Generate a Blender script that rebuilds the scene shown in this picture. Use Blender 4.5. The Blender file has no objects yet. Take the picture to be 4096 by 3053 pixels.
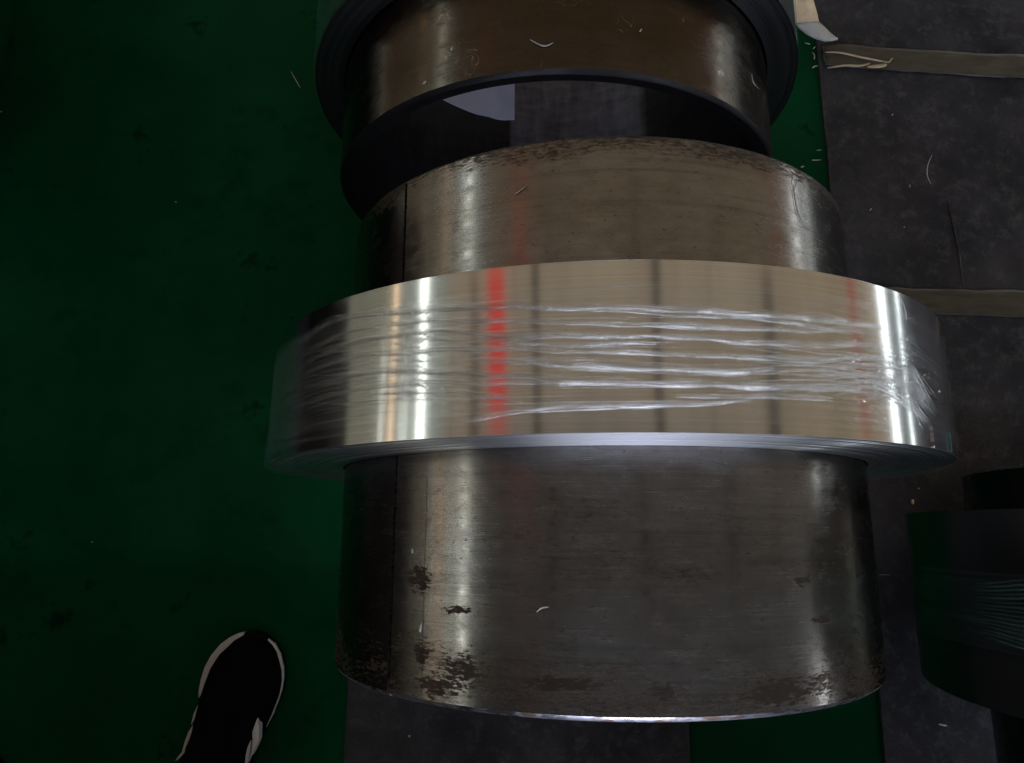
import bpy, bmesh, math, random
from mathutils import Vector, Matrix, noise
rnd = random.Random(7)
sc = bpy.context.scene
COL = sc.collection
# ------------------------------------------------------------------ camera
CAMPOS = Vector((-0.0955, 0.0, 0.8176)); FPX = 2830.27
CM = Matrix(((0.9999956, -0.0029735, 0.0), (0.0029096, 0.9790236, -0.203726), (0.0006129, 0.2037251, 0.979028)))
cd = bpy.data.cameras.new('camera'); cam = bpy.data.objects.new('camera', cd); COL.objects.link(cam)
cam.matrix_world = Matrix.Translation(CAMPOS) @ CM.to_4x4()
cd.sensor_width = 36; cd.lens = 36 * FPX / 4096; cd.clip_start = 0.02; cd.clip_end = 200
sc.camera = cam
# ------------------------------------------------------------------ world, exposure
w = bpy.data.worlds.new('World'); sc.world = w; w.use_nodes = True
w.node_tree.nodes['Background'].inputs[0].default_value = (0.5, 0.55, 0.6, 1)
w.node_tree.nodes['Background'].inputs[1].default_value = 0.01
sc.view_settings.view_transform = 'Standard'; sc.view_settings.look = 'None'
sc.view_settings.exposure = 0; sc.view_settings.gamma = 1
sc.render.engine = 'CYCLES'
try:
    sc.cycles.max_bounces = 8; sc.cycles.transparent_max_bounces = 24; sc.cycles.sample_clamp_indirect = 4
except Exception: pass
# ------------------------------------------------------------------ constants (metres, axis of the near sleeve = y axis)
FLOOR = -0.3927; MAT = 0.006; MTOP = FLOOR + MAT
R1 = 0.28; YN, YF = -0.1345, 0.3245
RC, CN, CF = 0.3546, 0.0623, 0.183
X2, Z2, R2, Y2, RC2, C2N = -0.0408, -0.0687, 0.28, 0.4312, 0.3179, 0.5669
X3, Z3, RC3 = 0.772, -0.032, 0.3546
rad = math.radians

def ray(u, v):
    q = Vector(((u - 2048) / FPX, -(v - 1526.5) / FPX, -1)); return (CM @ q).normalized()
def on_plane(u, v, z=FLOOR):                 # where a line of sight meets a level surface
    r = ray(u, v); return CAMPOS + r * ((z - CAMPOS.z) / r.z)
def on_cyl(u, v, R, X=0, Z=0, lift=0.0):     # where it meets a lying cylinder: (theta, y)
    r = ray(u, v); ox, oz = CAMPOS.x - X, CAMPOS.z - Z
    a = r.x**2 + r.z**2; b = 2 * (ox * r.x + oz * r.z); c = ox**2 + oz**2 - R * R
    D = max(b * b - 4 * a * c, 0); t = (-b - math.sqrt(D)) / 2 / a
    P = CAMPOS + r * t; return math.atan2(P.x - X, P.z - Z), P.y
def cylp(th, y, R, X=0, Z=0): return Vector((X + R * math.sin(th), y, Z + R * math.cos(th)))

# ------------------------------------------------------------------ node helpers
class NT:
    def __init__(s, name):
        s.m = bpy.data.materials.new(name); s.m.use_nodes = True; s.t = s.m.node_tree
        s.t.nodes.clear(); s.out = s.t.nodes.new('ShaderNodeOutputMaterial')
    def n(s, typ, **kw):
        nd = s.t.nodes.new('ShaderNode' + typ)
        for k, v in kw.items():
            if k.startswith('i_'):
                key = k[2:]; key = int(key) if key.isdigit() else key.replace('_', ' ')
                s.set(nd.inputs[key], v)
            else: setattr(nd, k, v)
        return nd
    def set(s, sock, v):
        if isinstance(v, bpy.types.NodeSocket): s.t.links.new(v, sock)
        elif isinstance(v, bpy.types.Node): s.t.links.new(v.outputs[0], sock)
        elif isinstance(v, (tuple, list)) and len(v) == 3 and sock.type == 'RGBA': sock.default_value = (*v, 1)
        else: sock.default_value = v
    def uv(s): return s.n('UVMap').outputs[0]
    def obj(s): return s.n('TexCoord').outputs['Object']
    def mapv(s, vec, sx, sy, sz=1, rot=0, loc=(0, 0, 0)):
        m = s.n('Mapping'); s.set(m.inputs[0], vec); m.inputs['Scale'].default_value = (sx, sy, sz)
        m.inputs['Rotation'].default_value = (0, 0, rot); m.inputs['Location'].default_value = loc; return m.outputs[0]
    def noise(s, vec, scale=1, detail=4, rough=.5, dist=0):
        return s.n('TexNoise', i_Vector=vec, i_Scale=scale, i_Detail=detail, i_Roughness=rough, i_Distortion=dist).outputs[0]
    def math(s, op, a, b=0.0, c=None, clamp=False):
        nd = s.n('Math', operation=op, use_clamp=clamp); s.set(nd.inputs[0], a); s.set(nd.inputs[1], b)
        if c is not None: s.set(nd.inputs[2], c)
        return nd.outputs[0]
    def ramp(s, fac, stops, interp='LINEAR'):
        nd = s.n('ValToRGB'); cr = nd.color_ramp; cr.interpolation = interp
        while len(cr.elements) < len(stops): cr.elements.new(0.5)
        for e, (p, c) in zip(cr.elements, stops):
            e.position = p; e.color = (c, c, c, 1) if not isinstance(c, (tuple, list)) else (*c, 1)
        s.set(nd.inputs[0], fac); return nd.outputs[0]
    def mix(s, f, a, b, blend='MIX'):
        nd = s.n('Mix', data_type='RGBA', blend_type=blend); s.set(nd.inputs[0], f); s.set(nd.inputs[6], a); s.set(nd.inputs[7], b); return nd.outputs[2]
    def rng(s, v, a, b, c, d): 
        nd = s.n('MapRange'); s.set(nd.inputs[0], v)
        for i, x in enumerate((a, b, c, d)): nd.inputs[i + 1].default_value = x
        return nd.outputs[0]
    def bump(s, h, strength=.2, dist=.001, normal=None):
        nd = s.n('Bump', i_Strength=strength, i_Distance=dist, i_Height=h)
        if normal is not None: s.set(nd.inputs['Normal'], normal)
        return nd.outputs[0]
    def bsdf(s, **kw):
        nd = s.n('BsdfPrincipled', **kw); s.t.links.new(nd.outputs[0], s.out.inputs[0]); return nd
def simple(name, col, rough=.6, metal=0.0, var=.25, scale=40, spec=.5):
    t = NT(name); nz = t.noise(t.obj(), scale, 5)
    c = t.mix(t.rng(nz, .3, .7, 0, 1), tuple(x * (1 - var) for x in col), tuple(x * (1 + var) for x in col))
    t.bsdf(i_Base_Color=c, i_Roughness=rough, i_Metallic=metal, i_Specular_IOR_Level=spec, i_Normal=t.bump(nz, .2, .001)); return t.m
def emit(name, col, L, streaks=None):
    t = NT(name); e = t.n('Emission', i_Color=col, i_Strength=L)
    if streaks:
        nz = t.noise(t.mapv(t.obj(), *streaks), 1, 3)
        t.set(e.inputs[0], t.mix(t.rng(nz, .3, .7, 0, 1), tuple(x * .8 for x in col), tuple(min(x * 1.12, 1) for x in col)))
    t.t.links.new(e.outputs[0], t.out.inputs[0]); return t.m

# ---- bare steel of the sleeves: UV = (arc length, y)
def steel(name, col, stops, rustcol=(.03, .018, .010), rough=.27, brown=.0, scratch=.3, seed=0, amt=1.0, aniso=.6, blobs=()):
    t = NT(name); uv = t.uv(); off = (seed * 3.7, seed * 1.3, seed)
    sep = t.n('SeparateXYZ', i_0=uv); y = sep.outputs[1]
    streak = t.noise(t.mapv(uv, 14, 900, loc=off), 1, 4, .6)
    band = t.noise(t.mapv(uv, 3, 160, rot=rad(.8), loc=off), 1, 5, .6)
    mott = t.noise(t.mapv(uv, 38, 75, loc=off), 1, 7, .62, .4)
    big = t.noise(t.mapv(uv, 7, 14, loc=off), 1, 3, .5)
    fleck = t.noise(t.mapv(uv, 230, 420, loc=off), 1, 3, .6)
    vert = t.noise(t.mapv(uv, 500, 18, loc=off), 1, 3, .6)
    # rust: patches stretched along the circumference, dense only in certain belts
    rn = t.noise(t.mapv(uv, 105, 400, loc=off), 1, 9, .78, .3)
    rb = t.noise(t.mapv(uv, 9, 30, loc=(off[0] + 5, off[1], 2)), 1, 2)
    belt = t.ramp(t.rng(y, -.14, .34, 0, 1), stops)
    blobn = t.noise(t.mapv(uv, 110, 330, loc=off), 1, 5, .7) if blobs else None
    for (th_, yb, ra, ry_, st_) in blobs:
        dx = t.math('DIVIDE', t.math('SUBTRACT', sep.outputs[0], (th_ % (2 * math.pi)) * .28 if th_ < rad(-44) else th_ * .28), ra)
        dy = t.math('DIVIDE', t.math('SUBTRACT', y, yb), ry_)
        d2 = t.math('ADD', t.math('ADD', t.math('MULTIPLY', dx, dx), t.math('MULTIPLY', dy, dy)), t.math('MULTIPLY', t.math('SUBTRACT', blobn, .5), 6.0))
        belt = t.math('ADD', belt, t.math('MULTIPLY', t.math('MAXIMUM', t.math('SUBTRACT', 1.0, d2), 0.0), st_))
    thr = t.math('MULTIPLY_ADD', t.math('ADD', rn, t.math('MULTIPLY', rb, .55)), 1.0, t.math('MULTIPLY', belt, .34 * amt))
    rust = t.rng(thr, 1.0, 1.10, 0, 1)
    film = t.rng(thr, .88, 1.03, 0, .55)
    c = t.mix(t.rng(mott, .3, .7, 0, 1), tuple(x * .74 for x in col), tuple(x * 1.12 for x in col))
    c = t.mix(t.rng(streak, .3, .7, 0, .35), c, tuple(x * 1.35 for x in col))
    c = t.mix(t.rng(band, .52, .72, 0, .55), c, tuple(x * .45 for x in col))
    c = t.mix(t.rng(big, .35, .65, 0, .5 + brown * .5), c, tuple(a * b for a, b in zip(col, (.75, .62, .5))))
    c = t.mix(t.math('MULTIPLY', t.rng(fleck, .62, .70, 0, 1), .7), c, (.04, .03, .025))
    c = t.mix(film, c, (.11, .075, .05))
    c = t.mix(rust, c, rustcol)
    ro = t.math('ADD', t.rng(mott, .3, .7, rough + .10, rough - .06), t.rng(streak, .3, .7, -.03, .05))
    ro = t.math('ADD', ro, t.math('MULTIPLY', rust, .4), clamp=True)
    h = t.math('ADD', t.math('MULTIPLY', streak, .5), t.math('MULTIPLY', vert, .25))
    h = t.math('ADD', h, t.math('MULTIPLY', mott, .3)); h = t.math('SUBTRACT', h, t.math('MULTIPLY', rust, .3))
    # fine scratches
    sn = t.noise(t.mapv(uv, 30, 30, rot=rad(35), loc=off), 1, 2, .5, 1.5)
    line = t.math('LESS_THAN', t.math('ABSOLUTE', t.math('SUBTRACT', sn, .5)), .0022)
    gate = t.rng(t.noise(t.mapv(uv, 18, 22, loc=(off[0] + 9, 1, 1)), 1, 2), .55, .6, 0, scratch)
    c = t.mix(t.math('MULTIPLY', line, gate), c, (.6, .5, .4))
    tg = t.n('Tangent', direction_type='RADIAL', axis='Y')
    t.bsdf(i_Base_Color=c, i_Metallic=t.rng(rust, 0, 1, 1, .15), i_Roughness=ro, i_Anisotropic=aniso, i_Anisotropic_Rotation=.25,
           i_Tangent=tg, i_Normal=t.bump(h, .075, .0005)); return t.m

M = {}
M['steel1'] = steel('worn_grey_steel', (.305, .295, .285), [(0, .56), (.05, .66), (.11, .36), (.16, .05), (.24, .30), (.30, .18), (.38, .0), (.9, .0), (.955, .8), (.985, .75), (1, .1)], rough=.20, blobs=[(*on_cyl(u, v, R1), a, b, c) for u, v, a, b, c in ((1675, 2320, .014, .013, .9), (1830, 2442, .016, .0035, 1.4), (1685, 2620, .008, .010, .8), (1860, 2690, .022, .012, .5), (1740, 2745, .022, .010, .55), (3215, 2322, .010, .005, 1.3), (3290, 2478, .013, .0028, 1.5), (2760, 2300, .03, .006, .7), (3130, 2770, .035, .010, .5), (2670, 2760, .016, .008, .6), (2250, 2735, .035, .005, .6))])
M['steel2'] = steel('brown_oiled_steel', (.105, .092, .078), [(0, .3), (1, .3)], rustcol=(.02, .012, .007), rough=.20, brown=.7, scratch=.75, seed=2, amt=.9)
M['steel3'] = steel('dark_steel', (.10, .10, .105), [(0, .2), (1, .2)], seed=4, rough=.3)
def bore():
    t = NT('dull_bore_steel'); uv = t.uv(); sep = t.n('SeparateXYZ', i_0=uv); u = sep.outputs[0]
    # light along the bottom of the bore, painted as a paler track (arc measured from the top, wraps at the bottom)
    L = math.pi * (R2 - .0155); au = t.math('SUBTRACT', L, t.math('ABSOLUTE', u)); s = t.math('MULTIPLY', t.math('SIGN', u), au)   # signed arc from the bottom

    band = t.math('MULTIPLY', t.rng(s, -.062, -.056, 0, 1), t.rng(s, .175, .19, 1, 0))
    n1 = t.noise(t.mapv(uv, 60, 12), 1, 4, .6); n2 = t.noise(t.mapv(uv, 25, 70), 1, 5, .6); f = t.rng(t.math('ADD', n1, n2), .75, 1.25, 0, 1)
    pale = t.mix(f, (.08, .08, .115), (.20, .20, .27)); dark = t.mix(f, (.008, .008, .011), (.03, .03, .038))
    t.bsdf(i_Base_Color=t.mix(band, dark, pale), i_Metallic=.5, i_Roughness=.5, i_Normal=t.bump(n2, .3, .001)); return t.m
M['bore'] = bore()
def rimmat():
    t = NT('ground_rim_steel'); uv = t.obj(); nz = t.noise(t.mapv(uv, 60, 200, 60), 1, 5)
    c = t.mix(t.rng(nz, .5, .62, 0, 1), (.58, .58, .62), (.2, .14, .11))
    t.bsdf(i_Base_Color=c, i_Metallic=1.0, i_Roughness=t.rng(nz, .3, .7, .2, .45), i_Normal=t.bump(nz, .3, .0008)); return t.m
M['rim'] = rimmat()
M['rimdark'] = simple('dark_rim_steel', (.035, .034, .036), .45, .9)
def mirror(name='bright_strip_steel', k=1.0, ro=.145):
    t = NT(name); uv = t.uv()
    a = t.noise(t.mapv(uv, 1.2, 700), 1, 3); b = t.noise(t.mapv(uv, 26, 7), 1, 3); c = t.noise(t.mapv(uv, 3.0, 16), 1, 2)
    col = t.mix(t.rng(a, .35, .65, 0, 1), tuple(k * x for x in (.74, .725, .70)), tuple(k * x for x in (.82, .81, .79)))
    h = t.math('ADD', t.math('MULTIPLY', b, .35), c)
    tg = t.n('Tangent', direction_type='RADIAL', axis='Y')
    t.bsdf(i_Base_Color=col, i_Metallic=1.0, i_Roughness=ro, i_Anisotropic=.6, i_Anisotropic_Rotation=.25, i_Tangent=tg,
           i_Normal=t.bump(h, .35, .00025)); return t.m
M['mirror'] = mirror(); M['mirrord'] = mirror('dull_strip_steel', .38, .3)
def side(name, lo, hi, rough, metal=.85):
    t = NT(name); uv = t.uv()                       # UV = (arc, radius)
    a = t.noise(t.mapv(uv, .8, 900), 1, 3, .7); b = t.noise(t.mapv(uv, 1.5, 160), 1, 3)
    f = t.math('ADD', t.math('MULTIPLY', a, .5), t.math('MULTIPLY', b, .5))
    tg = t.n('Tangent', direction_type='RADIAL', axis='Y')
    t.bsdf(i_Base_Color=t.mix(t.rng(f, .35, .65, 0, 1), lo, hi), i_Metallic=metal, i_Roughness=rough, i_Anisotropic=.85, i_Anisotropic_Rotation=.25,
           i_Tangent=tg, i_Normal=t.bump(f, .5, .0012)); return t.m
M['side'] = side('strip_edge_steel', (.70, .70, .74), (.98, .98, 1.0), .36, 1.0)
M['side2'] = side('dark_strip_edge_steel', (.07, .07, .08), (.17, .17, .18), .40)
def film(name, alpha, gloss, tint=(1, 1, 1), diff=.0, streak=(3, 420), rough=.12, bs=.6):
    t = NT(name); uv = t.uv(); a = t.noise(t.mapv(uv, *streak), 1, 5, .6, .3)
    nrm = t.bump(a, bs, .002)
    tr = t.n('BsdfTransparent', i_Color=(1, 1, 1)); g = t.n('BsdfGlossy', i_Roughness=rough, i_Color=tint, i_Normal=nrm)
    d = t.n('BsdfTranslucent', i_Color=tint); d2 = t.n('BsdfDiffuse', i_Color=tint, i_Normal=nrm)
    dd = t.n('MixShader', i_0=.3); t.set(dd.inputs[1], d2); t.set(dd.inputs[2], d)
    m1 = t.n('MixShader', i_0=diff / (diff + gloss)); t.set(m1.inputs[1], g); t.set(m1.inputs[2], dd)
    fac = t.math('MULTIPLY', t.rng(a, .35, .7, .25, 1.7), 1 - alpha, clamp=True)
    m2 = t.n('MixShader', i_0=fac); t.set(m2.inputs[1], tr); t.set(m2.inputs[2], m1)
    t.t.links.new(m2.outputs[0], t.out.inputs[0]); return t.m
M['film'] = film('clear_stretch_film', .92, .8, (.9, .97, 1), .2, (2.2, 260), .10)
M['fold'] = film('gathered_stretch_film', .66, .95, (1, 1, 1), .06, (60, 900), .17, .25)
M['fold_t'] = film('thin_stretch_film_fold', .80, .95, (1, 1, 1), .05, (60, 900), .22, .25)
M['spark'] = film('film_crinkle', .45, 1.0, (1, 1, 1), .02, (60, 900), .12, .2)
M['film_edge'] = film('film_edge_green', .92, .7, (.45, .9, .85), .25, (40, 200), .15)
M['fold3'] = film('dim_film_strand', .74, .7, (.50, .80, .80), .45, (60, 900), .25, .25)
M['film3'] = film('dim_stretch_film', .86, .7, (.35, .7, .65), .15, (2, 150), .2)

def floormat_green():
    t = NT('green_epoxy_paint'); o = t.obj()
    a = t.noise(o, 2.2, 5, .6); b = t.noise(o, 14, 6, .6); g = t.noise(o, 260, 3)
    c = t.mix(t.rng(a, .3, .7, 0, 1), (.0010, .042, .0145), (.0020, .086, .030))
    c = t.mix(t.rng(b, .55, .75, 0, .5), c, (.001, .026, .012))
    sp = t.noise(o, 9, 8, .7); c = t.mix(t.rng(sp, .63, .68, 0, .75), c, (.002, .014, .008))
    t.bsdf(i_Base_Color=c, i_Roughness=t.rng(b, .3, .7, .5, .65), i_Specular_IOR_Level=.05, i_Normal=t.bump(g, .15, .0005)); return t.m
M['green'] = floormat_green()
def felt():
    t = NT('grey_felt_mat'); o = t.obj()
    a = t.noise(o, 7, 5, .6); b = t.noise(o, 38, 7, .72, .15); f = t.noise(t.mapv(o, 700, 260, 1, rad(35)), 1, 3)
    c = t.mix(t.rng(a, .3, .7, 0, 1), (.034, .033, .037), (.11, .103, .104))
    c = t.mix(t.rng(b, .5, .72, 0, .6), c, (.19, .178, .175)); c = t.mix(t.rng(f, .4, .7, 0, .35), c, (.03, .03, .035))
    st = t.noise(o, 5, 3); c = t.mix(t.rng(st, .6, .7, 0, .5), c, (.05, .047, .05))
    t.bsdf(i_Base_Color=t.mix(1.0, c, (.86, .88, .95), 'MULTIPLY'), i_Roughness=.95, i_Specular_IOR_Level=.15, i_Normal=t.bump(t.math('ADD', b, f), .7, .002)); return t.m
M['felt'] = felt()
def tape():
    t = NT('brown_packing_tape'); o = t.obj(); a = t.noise(t.mapv(o, 14, 60), 1, 5, .6, .5)
    c = t.mix(t.rng(a, .35, .65, 0, 1), (.052, .046, .037), (.092, .081, .062))
    t.bsdf(i_Base_Color=c, i_Roughness=.33, i_Normal=t.bump(a, .6, .003)); return t.m
M['tape'] = tape()
def paper(name, c1, c2, sc_=25):
    t = NT(name); o = t.obj(); a = t.noise(o, sc_, 5, .6, .6)
    t.bsdf(i_Base_Color=t.mix(t.rng(a, .35, .65, 0, 1), c1, c2), i_Roughness=.7, i_Normal=t.bump(a, .3, .002)); return t.m
M['paper'] = paper('kraft_paper', (.62, .42, .24), (.85, .66, .42)); M['papergrey'] = paper('grey_backed_paper', (.42, .42, .38), (.6, .6, .56))
M['label'] = paper('blue_grey_label_paper', (.62, .68, .95), (.76, .82, 1.0), 12)  # part of the blue stands in for bluish light in the bore
M['swarf'] = simple('bright_swarf', (.62, .60, .58), .35, .3)
M['swarfwarm'] = simple('warm_swarf', (.85, .55, .35), .3, .3)
M['rubber'] = simple('black_shoe_rubber', (.007, .007, .008), .8, spec=.1); M['cloth'] = simple('black_cloth', (.005, .005, .006), .95, spec=.06)
M['white'] = simple('white_sole_foam', (.74, .70, .68), .6, 0, .05); M['wood'] = simple('raw_timber', (.28, .18, .10), .8)
M['dark'] = simple('black_slot', (.004, .004, .004), .9)
M['teal'] = simple('teal_tape', (.12, .34, .30), .4)

# ------------------------------------------------------------------ object helpers
def mesh(name, verts, faces, mat, parent=None, uvs=None, smooth=True, sharp=30, mats=None):
    me = bpy.data.meshes.new(name); me.from_pydata([tuple(v) for v in verts], [], faces)
    for m_ in (mats or [mat]): me.materials.append(m_)
    if uvs:
        ul = me.uv_layers.new(name='UVMap'); data = [0.0] * (2 * len(me.loops))
        i = 0
        for f in uvs:
            for (a, b) in f: data[2 * i] = a; data[2 * i + 1] = b; i += 1
        ul.data.foreach_set('uv', data)
    if smooth:
        me.polygons.foreach_set('use_smooth', [True] * len(me.polygons))
        if sharp: me.set_sharp_from_angle(angle=rad(sharp))
    me.update(); o = bpy.data.objects.new(name, me); COL.objects.link(o)
    if parent is not None: o.parent = parent
    return o
def thing(name, label, cat, loc=(0, 0, 0), group=None):
    o = bpy.data.objects.new(name, None); COL.objects.link(o); o.location = loc; o.empty_display_size = .05
    o['label'] = label; o['category'] = cat
    if group: o['group'] = group
    return o
def tag(o, label, cat, group=None):
    o['label'] = label; o['category'] = cat
    if group: o['group'] = group
    return o
def lathe(name, prof, mat, parent, X=0, Z=0, t0=-math.pi, t1=math.pi, n=192, caps=False, uvr=False, wob=None, origin=None):
    """revolve a closed or open profile of (y, r) about the y axis through (X, Z); UV = (arc, y)"""
    org = Vector(origin) if origin is not None else Vector((0, 0, 0))
    V, F, U = [], [], []; k = len(prof); Rm = max(r for y, r in prof)
    full = abs((t1 - t0) - 2 * math.pi) < 1e-6
    for i in range(n + 1):
        th = t0 + (t1 - t0) * i / n
        for j, (y, r) in enumerate(prof):
            rr = r + (wob(th, y) if wob else 0); V.append(cylp(th, y, rr, X, Z) - org)
    for i in range(n):
        for j in range(k - 1):
            a = i * k + j; F.append((a, a + k, a + k + 1, a + 1))
            u0, u1 = (t0 + (t1 - t0) * i / n) * Rm, (t0 + (t1 - t0) * (i + 1) / n) * Rm
            v0, v1 = (prof[j][1], prof[j + 1][1]) if uvr else (prof[j][0], prof[j + 1][0])
            if not uvr and abs(v0 - v1) < 1e-5: v0, v1 = v0 + prof[j][1], v1 + prof[j + 1][1]
            U.append(((u0, v0), (u1, v0), (u1, v1), (u0, v1)))
    if caps and not full:
        for i in (0, n):
            F.append(tuple(range(i * k, i * k + k - 1))); U.append(tuple((p[1], p[0]) for p in prof[:-1]))
    return mesh(name, V, F, mat, parent, U, True, 25)
def origin_lift(t, X, y, Z): t.location = (X, y, Z)
def tube(pts, radii, n=6, flat=1.0, up=None):
    """tapered tube through pts -> verts, faces"""
    V, F = [], []; L = len(pts)
    if not isinstance(radii, (list, tuple)): radii = [radii] * L
    for i, p in enumerate(pts):
        a = pts[max(i - 1, 0)]; b = pts[min(i + 1, L - 1)]; t = (b - a).normalized()
        u = (up[i] if up else Vector((0, 0, 1))); s = t.cross(u)
        if s.length < 1e-6: s = t.cross(Vector((1, 0, 0)))
        s.normalize(); u = s.cross(t)
        for k in range(n):
            an = 2 * math.pi * k / n
            V.append(p + s * math.cos(an) * radii[i] + u * math.sin(an) * radii[i] * flat)
    for i in range(L - 1):
        for k in range(n):
            F.append((i * n + k, i * n + (k + 1) % n, (i + 1) * n + (k + 1) % n, (i + 1) * n + k))
    F.append(tuple(range(n))[::-1]); F.append(tuple(range((L - 1) * n, L * n))); return V, F
def smoothpts(P, m=6):
    out = []
    for i in range(len(P) - 1):
        p0, p1, p2, p3 = P[max(i - 1, 0)], P[i], P[i + 1], P[min(i + 2, len(P) - 1)]
        for k in range(m):
            t = k / m
            out.append(.5 * ((2 * p1) + (p2 - p0) * t + (2 * p0 - 5 * p1 + 4 * p2 - p3) * t * t + (3 * p1 - p0 - 3 * p2 + p3) * t**3))
    out.append(P[-1]); return out
def prism(name, outline, z0, z1, mat, parent=None, bev=0):
    bm = bmesh.new(); vs = [bm.verts.new((x, y, z0)) for x, y in outline]; f = bm.faces.new(vs)
    if f.normal.z > 0: f.normal_flip()
    ex = bmesh.ops.extrude_face_region(bm, geom=[f]); tv = [g for g in ex['geom'] if isinstance(g, bmesh.types.BMVert)]
    bmesh.ops.translate(bm, verts=tv, vec=(0, 0, z1 - z0)); bmesh.ops.recalc_face_normals(bm, faces=bm.faces)
    if bev: bmesh.ops.bevel(bm, geom=[e for e in bm.edges], offset=bev, segments=2, affect='EDGES')
    me = bpy.data.meshes.new(name); bm.to_mesh(me); bm.free(); me.materials.append(mat)
    o = bpy.data.objects.new(name, me); COL.objects.link(o)
    if parent is not None: o.parent = parent
    return o
def box(name, x0, x1, y0, y1, z0, z1, mat, parent=None, bev=0): return prism(name, [(x0, y0), (x1, y0), (x1, y1), (x0, y1)], z0, z1, mat, parent, bev)

# ------------------------------------------------------------------ the hall: floor, walls, roof, lamps
def sheet(name, x0, x1, y0, y1, z, mat):
    o = mesh(name, [(x0, y0, z), (x1, y0, z), (x1, y1, z), (x0, y1, z)], [(0, 1, 2, 3)], mat, None, None, False); o['kind'] = 'structure'; return o
sheet('floor', -8, 8, -6, 14, FLOOR, M['green'])
ROOF = 5.0
M['roof'] = emit('glowing_roof_sheet', (.25, .203, .148), 1.0, (2.5, .7))  # roof made to glow, in place of light falling on it
M['dim'] = simple('grey_wall_paint', (.30, .30, .28), .8)
M['wallR'] = emit('glowing_wall_sheet', (.25, .20, .14), 1.0, (1, .5, 2))  # walls glow in their own colour, replacing light that reaches them
M['wallL'] = emit('glowing_wall_sheet_left', (.17, .165, .125), 1.0, (1, .5, 2))
M['roofb'] = emit('grey_glowing_roof_sheet', (.095, .095, .098), 1.0, (2, .6))  # rear part of the roof, given a dimmer glow of its own
roof = sheet('ceiling', -8, 8, .7, 14, ROOF, M['roof'])
rb = sheet('ceiling', -8, 8, -1.7, .7, ROOF, M['roofb'])
rc = sheet('ceiling', -8, 8, -6, -1.7, ROOF, M['dim'])

def wall(name, pts, mat):
    o = mesh(name, pts, [(0, 1, 2, 3)], mat, None, None, False); o['kind'] = 'structure'; return o
wall('wall', [(-8, -6, FLOOR), (-8, 14, FLOOR), (-8, 14, ROOF), (-8, -6, ROOF)], M['dim'])
wall('wall', [(8, -6, FLOOR), (8, 14, FLOOR), (8, 14, ROOF), (8, -6, ROOF)], M['dim'])
wall('wall', [(-8, 14, FLOOR), (8, 14, FLOOR), (8, 14, ROOF), (-8, 14, ROOF)], M['dim'])
wall('wall', [(-8, -6, FLOOR), (8, -6, FLOOR), (8, -6, ROOF), (-8, -6, ROOF)], M['dim'])
def strip(name, phi0, phi1, dist, y0, y1, mat, parent, px=0.0, pz=.33, thick=.02):
    """a long flat bar parallel to the coils, seen from (px, pz) between the angles phi0 and phi1 from vertical"""
    a, b = rad(phi0), rad(phi1); m = (a + b) / 2
    c = Vector((px + dist * math.sin(m), 0, pz + dist * math.cos(m))); h = dist * math.tan((b - a) / 2)
    s = Vector((math.cos(m), 0, -math.sin(m))); nrm = Vector((math.sin(m), 0, math.cos(m)))
    V = []
    for y in (y0, y1):
        for (i, j) in ((-1, 0), (1, 0), (1, 1), (-1, 1)):
            p = c + s * h * i + nrm * thick * j; V.append((p.x, y, p.z))
    F = [(0, 1, 5, 4), (1, 2, 6, 5), (2, 3, 7, 6), (3, 0, 4, 7), (0, 3, 2, 1), (4, 5, 6, 7)]
    return mesh(name, V, F, mat, parent, None, False)
M['beam'] = simple('brown_painted_steel', (.16, .12, .09), .7)
for p0, p1, px in ((-44.5, -42.2, -.12), (-25.2, -22.6, -.08), (11.0, 13.6, 0), (45.2, 48.6, .08), (66.8, 69.6, .12), (-50.8, -50.2, -.1), (-31, -30.6, -.1), (30, 30.4, 0)):
    strip('roof_beam', p0, p1, 4.4 / max(math.cos(rad((p0 + p1) / 2)), .64), -1, 2.4, M['beam'], roof, px)
strip('wall_sheet', 50, 90.0, 6.8, .5, 13.5, M['wallR'], roof, .1)
strip('wall_sheet', -95.3, -54, 6.8, -1.2, 13.5, M['wallL'], roof, -.1)
M['red'] = emit('red_glow_strip', (.80, .012, .014), .74); M['red2'] = emit('dim_red_glow_strip', (.80, .12, .10), .32)  # glowing strips stand in for red girders under light
M['red3'] = emit('faint_red_glow_strip', (.30, .165, .115), 1.0)  # far run of the red strip, glowing fainter to weaken its reflection
strip('red_glow_strip', -39.2, -34.2, 5.2, .85, 2.2, M['red'], roof, -.1)
strip('red_glow_strip', -39.2, -34.2, 5.2, 2.21, 13, M['red3'], roof, -.1)
strip('red_glow_strip', 78.4, 80.6, 6.0, .7, 13, M['red2'], roof, .15)
M['lampw'] = emit('white_tube_light', (.93, 1, .93), 4.4); M['lampo'] = emit('warm_tube_light', (1, .70, .45), 2.2)
M['lampy'] = emit('yellow_tube_light', (1, .85, .45), 1.0); M['lampr'] = emit('cool_tube_light', (.88, .96, 1), 4.2)
M['glow'] = emit('pale_glow_sheet', (.55, .60, .54), .34)  # brighter wall area beside the tube, made to glow
strip('tube_light', -62.6, -60.4, 6.0, -1.8, 11, M['lampw'], roof, -.15)
strip('glow_sheet', -72, -53, 6.5, -.9, 11, M['glow'], roof, -.15)
strip('tube_light', -74.0, -72.8, 5.6, -1.9, 11, M['lampo'], roof, -.15)
strip('tube_light', -77.4, -77.0, 5.6, -1.9, 1.5, M['lampw'], roof, -.15)
strip('tube_light', -69.6, -69.3, 5.6, -1.9, 1.3, M['lampw'], roof, -.15)
strip('tube_light', -67.6, -67.3, 5.6, -1.9, 1.3, M['lampw'], roof, -.15)
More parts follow.
